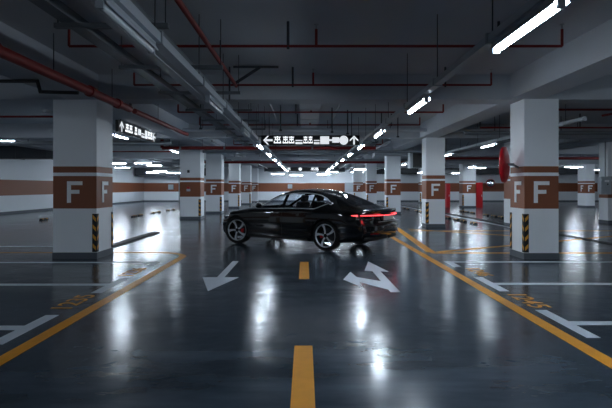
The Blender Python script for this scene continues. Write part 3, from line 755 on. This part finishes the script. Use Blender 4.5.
def region(u, j, y, z, sgn):
    tm = j+.5
    if tm >= TB and tm < TR and in_dlo(u, z):
        if u < 2.44: return 'front_window' if not 2.41 < u else 'body'
        if u < 2.50: return 'body'
        if u < 3.26: return 'rear_window'
        if u < 3.31: return 'body'
        return 'quarter_window'
    if tm > TR-1 and y < fWr(u)*.965:
        if 1.47 < u < 2.12: return 'windscreen'
        if 2.2 < u < 3.05: return 'roof_panel'
        if 3.28 < u < 4.33 and y < fWr(u)*.93: return 'rear_screen'
    if .16 < u < 1.40 and tm > 10*SUB: return 'bonnet'
    if 3*SUB+3 < tm < TB:
        if 1.36 < u < 2.46: return 'front_door'
        if 2.46 < u < 3.36: return 'rear_door'
    if u > 4.37 and tm > TB+3: return 'boot_lid'
    return 'body'
class Part:
    def __init__(s): s.v = {}; s.vs = []; s.f = []
    def vid(s, key, co):
        if key not in s.v: s.v[key] = len(s.vs); s.vs.append(co)
        return s.v[key]
parts = {}
keep = {}
nU = len(us)
def arch_hit(x, z):
    for ax in (AX_F, AX_R):
        if (x-ax)**2+(z-AXZ)**2 < ARCH**2: return ax
    return None
removed = set(); snap = {}
for i in range(nU-1):
    for j in range(NT-1):
        c = [grid[i][j], grid[i+1][j], grid[i+1][j+1], grid[i][j+1]]
        mx = sum(p[0] for p in c)/4; my = sum(p[1] for p in c)/4; mz = sum(p[2] for p in c)/4
        if my > .62 and mz < .9 and arch_hit(mx, mz): removed.add((i, j))
for (i, j) in removed:
    for a, bb in ((i, j), (i+1, j), (i+1, j+1), (i, j+1)):
        # boundary if any adjacent face is kept
        adj = [(a-1, bb-1), (a, bb-1), (a-1, bb), (a, bb)]
        if any(0 <= q[0] < nU-1 and 0 <= q[1] < NT-1 and q not in removed for q in adj):
            x, y, z = grid[a][bb]
            if y > .64 and z > .2:
                ax = AX_F if abs(x-AX_F) < abs(x-AX_R) else AX_R
                d = math.hypot(x-ax, z-AXZ)
                if d > .3: snap[(a, bb)] = (ax+(x-ax)*ARCH/d, y, AXZ+(z-AXZ)*ARCH/d)
def gp(i, j): return snap.get((i, j), grid[i][j])
for sgn in (1, -1):
    for i in range(nU-1):
        um = (us[i]+us[i+1])/2
        for j in range(NT-1):
            if (i, j) in removed: continue
            q = [(i, j), (i+1, j), (i+1, j+1), (i, j+1)]
            my = sum(gp(*k)[1] for k in q)/4; mz = sum(gp(*k)[2] for k in q)/4
            reg = region(um, j, my, mz, sgn)
            key = reg if reg in ('body', 'windscreen', 'roof_panel', 'rear_screen', 'bonnet', 'boot_lid') else reg+('|L' if sgn > 0 else '|R')
            P = parts.setdefault(key, Part())
            ids = []
            for k in q:
                x, y, z = gp(*k)
                kk = k if (k[1] in (0, NT-1)) else (k[0], k[1], sgn)
                ids.append(P.vid(kk, (loc(x), y*sgn, z)))
            P.f.append(tuple(ids) if sgn > 0 else tuple(reversed(ids)))
# end caps
for i, e in ((0, 'nose'), (nU-1, 'tail')):
    P = parts['body']
    ring = [((i, j) if j in (0, NT-1) else (i, j, 1), grid[i][j], 1) for j in range(NT)]+[((i, j, -1), grid[i][j], -1) for j in range(NT-2, 0, -1)]
    zc = sum(r[1][2] for r in ring)/len(ring); prev = [P.vid(r[0], (loc(r[1][0]), r[1][1]*r[2], r[1][2])) for r in ring]
    for k, sc_ in enumerate((.93, .8, .6, .4, .2, .03)):
        cur = []
        for rr_, r in enumerate(ring):
            y = r[1][1]*sc_; z = zc+(r[1][2]-zc)*(sc_**.6 if sc_ > .1 else sc_)
            x = warp(us[i], y, z)
            cur.append(P.vid(('cap', e, k, rr_), (loc(x), y*r[2], z)))
        for a in range(len(ring)):
            bq = (a+1) % len(ring)
            f = (prev[a], prev[bq], cur[bq], cur[a]); P.f.append(f if e == 'tail' else tuple(reversed(f)))
        prev = cur
matmap = {'front_window': 'glass', 'rear_window': 'glass', 'quarter_window': 'glass', 'windscreen': 'glass', 'roof_panel': 'glass_dark', 'rear_screen': 'glass_dark'}
objs = {}
order = sorted(parts, key=lambda k: k != 'body')
for key in order:
    P = parts[key]; nm = key.split('|')[0]
    b = MB(); b.add(P.vs, P.f, matmap.get(nm, 'paint'))
    par = car
    if nm == 'roof_panel': nm = 'glass_roof'
    if nm == 'front_window': par = objs['front_door|'+key[-1]] if 'front_door|'+key[-1] in objs else car
    if nm == 'rear_window' and 'rear_door|'+key[-1] in objs: par = objs['rear_door|'+key[-1]]
    objs[key] = b.build(nm, par, smooth=True, fixn=False)
for s in 'LR':
    for w, d in (('front_window', 'front_door'), ('rear_window', 'rear_door')):
        objs[w+'|'+s].parent = objs[d+'|'+s]
# window trim, seams, handles, sills, mirrors
for sgn in (1, -1):
    up = []; U = np.arange(1.56, 3.52, .07)
    for u in U: up.append((u, dlo_top(u)+.008))
    up += [(3.62, 1.285-.12*.62+.012), (3.75, 1.285-.25*.62+.010), (3.82, 1.095), (3.80, 1.145-.0), ]
    up = [p for p in up if p[0] <= 3.76]+[(3.82, 1.115), (3.80, 1.085)]
    lo = [(u, dlo_bot(3.42)+(u-3.42)*.42-.004) for u in (3.72, 3.6, 3.48)]+[(u, dlo_bot(u)-.006) for u in np.arange(3.40, 1.5, -.1)]
    b = MB(); pts = [(loc(u), sgn*(side_y(u, z)+.004), z) for u, z in up+lo]
    b.tube(pts, .013, 'chrome', 6); b.build('window_trim', car, smooth=True)
    # sill trim and black lower cladding
    b = MB(); pts = [(loc(u), sgn*(fW(u)*.955+.004), fzb(u)+.055) for u in np.arange(1.32, 3.3, .1)]
    b.tube(pts, .028, 'trimb', 8); b.build('side_skirt', car, smooth=True)
    for u0 in (1.75+.45, 2.95+.2):
        b = MB(); z = .85
        pts = [(loc(u0+k*.04), sgn*(side_y(u0+k*.04, z) if False else fW(u0)*.990), z) for k in range(6)]
        b.tube(pts, .011, 'trimb', 8)
        b.build('door_handle', objs[('front_door|' if u0 < 2.5 else 'rear_door|')+('L' if sgn > 0 else 'R')], smooth=True)
    for u0 in (1.36, 2.46, 3.36):
        pts = []
        for j in range(3*SUB+4, TB+1, 2):
            S = catmull(section(u0)); v = S[j]
            pts.append((loc(warp(u0, v.x, v.y)), sgn*(v.x+.0005), v.y))
        if u0 == 3.36: pts = [p for p in pts if (X0-p[0]-AX_R)**2+(p[2]-AXZ)**2 > ARCH**2]
        if u0 == 1.36: pts = [p for p in pts if p[2] > .25]
        b = MB(); b.tube(pts, .0035, 'trimb', 5); b.build('door_seam', car)
    # mirror
    m_ = empty('side_mirror', (0, 0, 0)); m_.parent = car
    bpy.data.objects.remove(m_)
    b = MB(); cxm, cym, czm = loc(1.82), sgn*1.03, 1.03
    rings = []
    n = 16
    for k in range(9):
        t = -1+2*k/8; r_ = math.sqrt(max(0, 1-t**4))
        rings.append([(cxm+.07*r_*math.cos(a)*(1 if math.cos(a) > 0 else .55), cym+t*.105, czm+.062*r_*math.sin(a)+.01*t*sgn) for a in [2*PI*q/n for q in range(n)]])
    vs = [v for rg in rings for v in rg]; fs = []
    for a in range(8):
        for q in range(n): fs.append((a*n+q, a*n+(q+1) % n, (a+1)*n+(q+1) % n, (a+1)*n+q))
    b.add(vs, fs, 'paint'); mo = b.build('side_mirror', car, smooth=True)
    b = MB(); b.tube([(loc(1.80), sgn*.865, .975), (loc(1.81), sgn*.97, .985), (loc(1.82), sgn*1.0, 1.0)], .018, 'trimb', 8); b.build('mirror_arm', mo, smooth=True)
# tail light bar
def tail_pt(y, z, off=.006):
    u = CL; s = 1.0
    x = warp(CL, y, z)
    # body corner: beyond |y|>.86 follow forward
    return (loc(x)-off, y, z)
b = MB()
ys = np.linspace(-.90, .90, 61); vs = []; fs = []
for y in ys:
    a = abs(y)/.9; h = .012-.004*a; zc = .855-.012*(1-a)
    for dz, of in ((-h, .0), (-h*.8, .03), (h*.8, .03), (h, .0)):
        yy = y; p = tail_pt(yy, zc+dz, of+.012); vs.append(p)
for i in range(60):
    for k in range(3): fs.append((i*4+k, i*4+k+1, i*4+5+k, i*4+4+k))
b.add(vs, fs, 'tail')
# wrap on to the flanks
for sgn in (1, -1):
    vs = []; fs = []
    p0 = tail_pt(.90*sgn, .905, .03)
    uu = np.linspace(0, 1, 8); k0 = None
    for q, t in enumerate(uu):
        u = CL-.02-t*.16
        S = catmull(section(u)); z = .853
        yv = max([v.x for v in S if abs(v.y-z) < .02] or [fW(u)*.94])
        x = warp(u, yv, z)
        h = .015*(1-t)+.005
        vs += [(loc(x)-.004, sgn*(yv+.014), z-h), (loc(x)-.004, sgn*(yv+.014), z+h)]
    for q in range(7): fs.append((2*q, 2*q+1, 2*q+3, 2*q+2))
    b.add(vs, fs, 'tail')
b.build('tail_light_bar', car, fixn=False)
# licence plate, badge, reflectors, diffuser
xp = warp(CL, 0, .79)
b = MB(); b.box(loc(xp)-.04, loc(xp)+.01, -.27, .27, .72, .86, 'trimb'); pl = b.build('licence_plate', car)
b = MB(); b.box(loc(xp)-.044, loc(xp)-.04, -.26, .26, .73, .85, 'plate'); b.build('plate_face', pl)
b = MB(); b.box(loc(warp(CL, 0, .67))-.012, loc(warp(CL, 0, .67)), -.55, .55, .700, .712, 'chrome'); b.build('plate_recess_trim', car)
for sgn in (1, -1):
    pts = [tail_pt(sgn*y, .44, .012) for y in (.50, .58, .66, .72)]
    b = MB(); b.tube(pts, .014, 'reflector', 6); b.build('rear_reflector', car)
    pts = [tail_pt(sgn*y, .33, .0) for y in np.linspace(.0, .8, 9)]
    b = MB(); b.tube(pts, .035, 'trimb', 8); b.build('rear_diffuser', car, smooth=True)
    # headlamp slit
    pts = []
    for t in np.linspace(0, 1, 8):
        y = .50+.33*t; u = .0+.02*t
        pts.append((loc(warp(.02, y, .70))+.004-.03*t*0, sgn*y, .695+.02*t))
    b = MB(); b.tube(pts, .009, 'trimb', 6); b.build('headlamp', car)
# roof sensor pod (on front roof edge)
b = MB()
for k in range(1): pass
rings = []
for k in range(9):
    t = -1+2*k/8; r_ = math.sqrt(max(0, 1-t**2)); rings.append([(loc(2.28)+.11*r_*math.cos(a), t*.13, fzt(2.28)+.0+.055*r_*max(-.3, math.sin(a))) for a in [2*PI*q/12 for q in range(12)]])
vs = [v for rg in rings for v in rg]; fs = [(a*12+q, a*12+(q+1) % 12, (a+1)*12+(q+1) % 12, (a+1)*12+q) for a in range(8) for q in range(12)]
b.add(vs, fs, 'paint'); b.build('roof_sensor', car, smooth=True)
# interior
b = MB(); b.box(loc(4.0), loc(1.1), -.72, .72, .24, .32, 'trimb'); b.build('cabin_floor', car)
b = MB(); b.box(loc(1.85), loc(1.45), -.72, .72, .62, .93, 'seat'); b.build('dashboard', car, bevel=.04)
b = MB(); b.box(loc(4.2), loc(3.6), -.70, .70, .5, .95, 'seat'); b.build('parcel_shelf', car)
def seat(x, y, w, nm):
    s = MB(); s.box(loc(x+.25), loc(x-.25), y-w/2, y+w/2, .42, .60, 'seat'); so = s.build(nm, car, bevel=.04)
    mt = Matrix.Translation((loc(x+.24), y, .58)) @ Matrix.Rotation(-math.radians(16), 4, 'Y')
    s = MB(); s.box(-.07, .07, -w/2+.02, w/2-.02, 0, .56, 'seat', mt); s.build('backrest', so, bevel=.04)
    s = MB()
    for yy in ((0,) if w < .8 else (-.35, .35)):
        s.box(-.05, .05, yy-.12, yy+.12, .58, .74, 'seat', mt)
    s.build('headrest', so, bevel=.03)
seat(2.35, .37, .5, 'front_seat'); seat(2.35, -.37, .5, 'front_seat'); seat(3.2, 0, 1.25, 'rear_seat')
b = MB(); mt = Matrix.Translation((loc(1.98), .37, .88)) @ Matrix.Rotation(math.radians(65), 4, 'Y')
b.tube([mt @ Vector((.18*math.cos(a), .18*math.sin(a), 0)) for a in [2*PI*q/20 for q in range(21)]], .014, 'seat', 6)
b.tube([mt @ Vector((0, -.17, 0)), mt @ Vector((0, .17, 0))], .014, 'seat', 6); b.build('steering_wheel', car, smooth=True)
# wheel wells
for ax in (AX_F, AX_R):
    for sgn in (1, -1):
        b = MB(); n = 40; R = ARCH+.004; vs = []; fs = []
        a0 = -.36; angs = [a0+(PI-2*a0)*k/n for k in range(n+1)]
        ys_ = [.58, .86, .915]
        for y in ys_:
            for a in angs:
                rr_ = R if y < .9 else R-.006
                vs.append((loc(ax)+rr_*math.cos(a), sgn*y, AXZ+rr_*math.sin(a)))
        for r_ in range(2):
            for k in range(n): fs.append((r_*(n+1)+k, r_*(n+1)+k+1, (r_+1)*(n+1)+k+1, (r_+1)*(n+1)+k))
        fs.append(tuple(range(n+1)))
        b.add(vs, fs, 'trimb'); b.build('wheel_well', car)
# wheels
def make_wheel():
    w = empty('wheel')                     # outer face towards +y
    R, r0 = .36, .278
    b = MB(); b.lathe([(r0, -.10), (.31, -.118), (R-.03, -.12), (R-.006, -.105), (R, -.07), (R, .07), (R-.006, .105), (R-.03, .12), (.31, .118), (r0, .105)], 'tyre', 64); b.build('tyre', w, smooth=True)
    b = MB(); b.lathe([(r0, .108), (r0-.008, .112), (r0-.018, .104), (r0-.026, .085)], 'rimsil', 64); b.lathe([(r0-.026, .085), (r0-.03, .06), (r0-.03, -.09), (r0, -.10)], 'rimdark', 64); b.build('rim', w, smooth='auto')
    b = MB()
    b.lathe([(0, .0), (.165, .0), (.165, -.03), (0, -.03)], 'dsteel', 40); b.build('brake_disc', w)
    b = MB()
    for k in range(5):
        a = 2*PI*k/5+PI/2
        mt = Matrix.Rotation(-a, 4, 'Y')
        # wide spoke: silver face, dark flank
        prof = [(.04, .024, .096), (.11, .021, .092), (.19, .027, .096), (.256, .040, .106)]
        vs = []; 
        for q, (rr_, hw, yy) in enumerate(prof):
            sk = .018*math.sin(q/3*PI)
            vs += [mt @ Vector((rr_, yy, -hw+sk)), mt @ Vector((rr_, yy, hw+sk)), mt @ Vector((rr_, yy-.045, hw*.8+sk)), mt @ Vector((rr_, yy-.045, -hw*.8+sk))]
        for q in range(3):
            for c_ in range(4):
                f = (q*4+c_, q*4+(c_+1) % 4, q*4+4+(c_+1) % 4, q*4+4+c_)
                b.add([vs[t] for t in f], [(0, 1, 2, 3)], 'rimsil' if c_ == 0 else 'rimdark')
        b.add([vs[t] for t in (12, 13, 14, 15)], [(0, 1, 2, 3)], 'rimdark')
    b.build('spokes', w, fixn=False)
    b = MB(); b.lathe([(0, .105), (.03, .104), (.036, .098), (.055, .094), (.06, .05)], 'rimdark', 24); b.build('hub_cap', w, smooth='auto')
    return w
wheel0 = make_wheel()
def place_wheel(o, ax, sgn, steer=0, spin=0):
    o.parent = car; o.location = (loc(ax), sgn*(.93-.125-.0), AXZ)
    o.rotation_euler = (0, spin, (0 if sgn > 0 else PI)+steer)
    c = MB(); c.lathe([(.10, .02), (.17, .02), (.17, .075), (.10, .075), (.10, .02)], 'caliper', 48)
    # keep only an arc
    vs, fs = c.v, c.f
    cen = lambda f: math.atan2(sum(vs[k][2] for k in f), sum(vs[k][0] for k in f))
    want = 0.1 if True else 0
    c.f = [f for f in fs if abs(cen(f)-want) < .32]; c.m = c.m[:len(c.f)]
    co = c.build('brake_caliper', o); co.rotation_euler = (0, -spin+math.radians(8), 0)
    if ax == AX_F: co.rotation_euler = (0, -spin+PI+math.radians(0), 0)
wheels = []
for ax, sgn, st, sp in ((AX_F, 1, math.radians(12), .45), (AX_R, 1, 0, .25), (AX_F, -1, math.radians(12), 0), (AX_R, -1, 0, .3)):
    w = wheel0 if not wheels else copy_tree(wheels[0])
    if wheels:
        for ch in kids(w):
            if ch.name.startswith('brake_caliper'): bpy.data.objects.remove(ch)
    wheels.append(w); place_wheel(w, ax, sgn, st, sp)

# ------------------------------------------------------------------ camera, world, view
cam = bpy.data.cameras.new('camera'); co = bpy.data.objects.new('camera', cam); COL.objects.link(co)
co.location = (0, 0, 1.5); co.rotation_euler = (PI/2, 0, 0)
cam.sensor_width = 36; cam.lens = 500/612*36; cam.shift_x = 1/612; cam.shift_y = -17/612
sc.camera = co
w = bpy.data.worlds.new('world'); sc.world = w; w.use_nodes = True
w.node_tree.nodes['Background'].inputs[0].default_value = (.3, .4, .5, 1); w.node_tree.nodes['Background'].inputs[1].default_value = .02
sc.view_settings.view_transform = 'Standard'; sc.view_settings.look = 'None'; sc.view_settings.gamma = 1
sc.view_settings.use_curve_mapping = False; sc.view_settings.exposure = 2.35
sc.cycles.use_denoising = True
sc.cycles.max_bounces = 8; sc.cycles.diffuse_bounces = 4; sc.cycles.caustics_reflective = False
sc.cycles.sample_clamp_indirect = 6
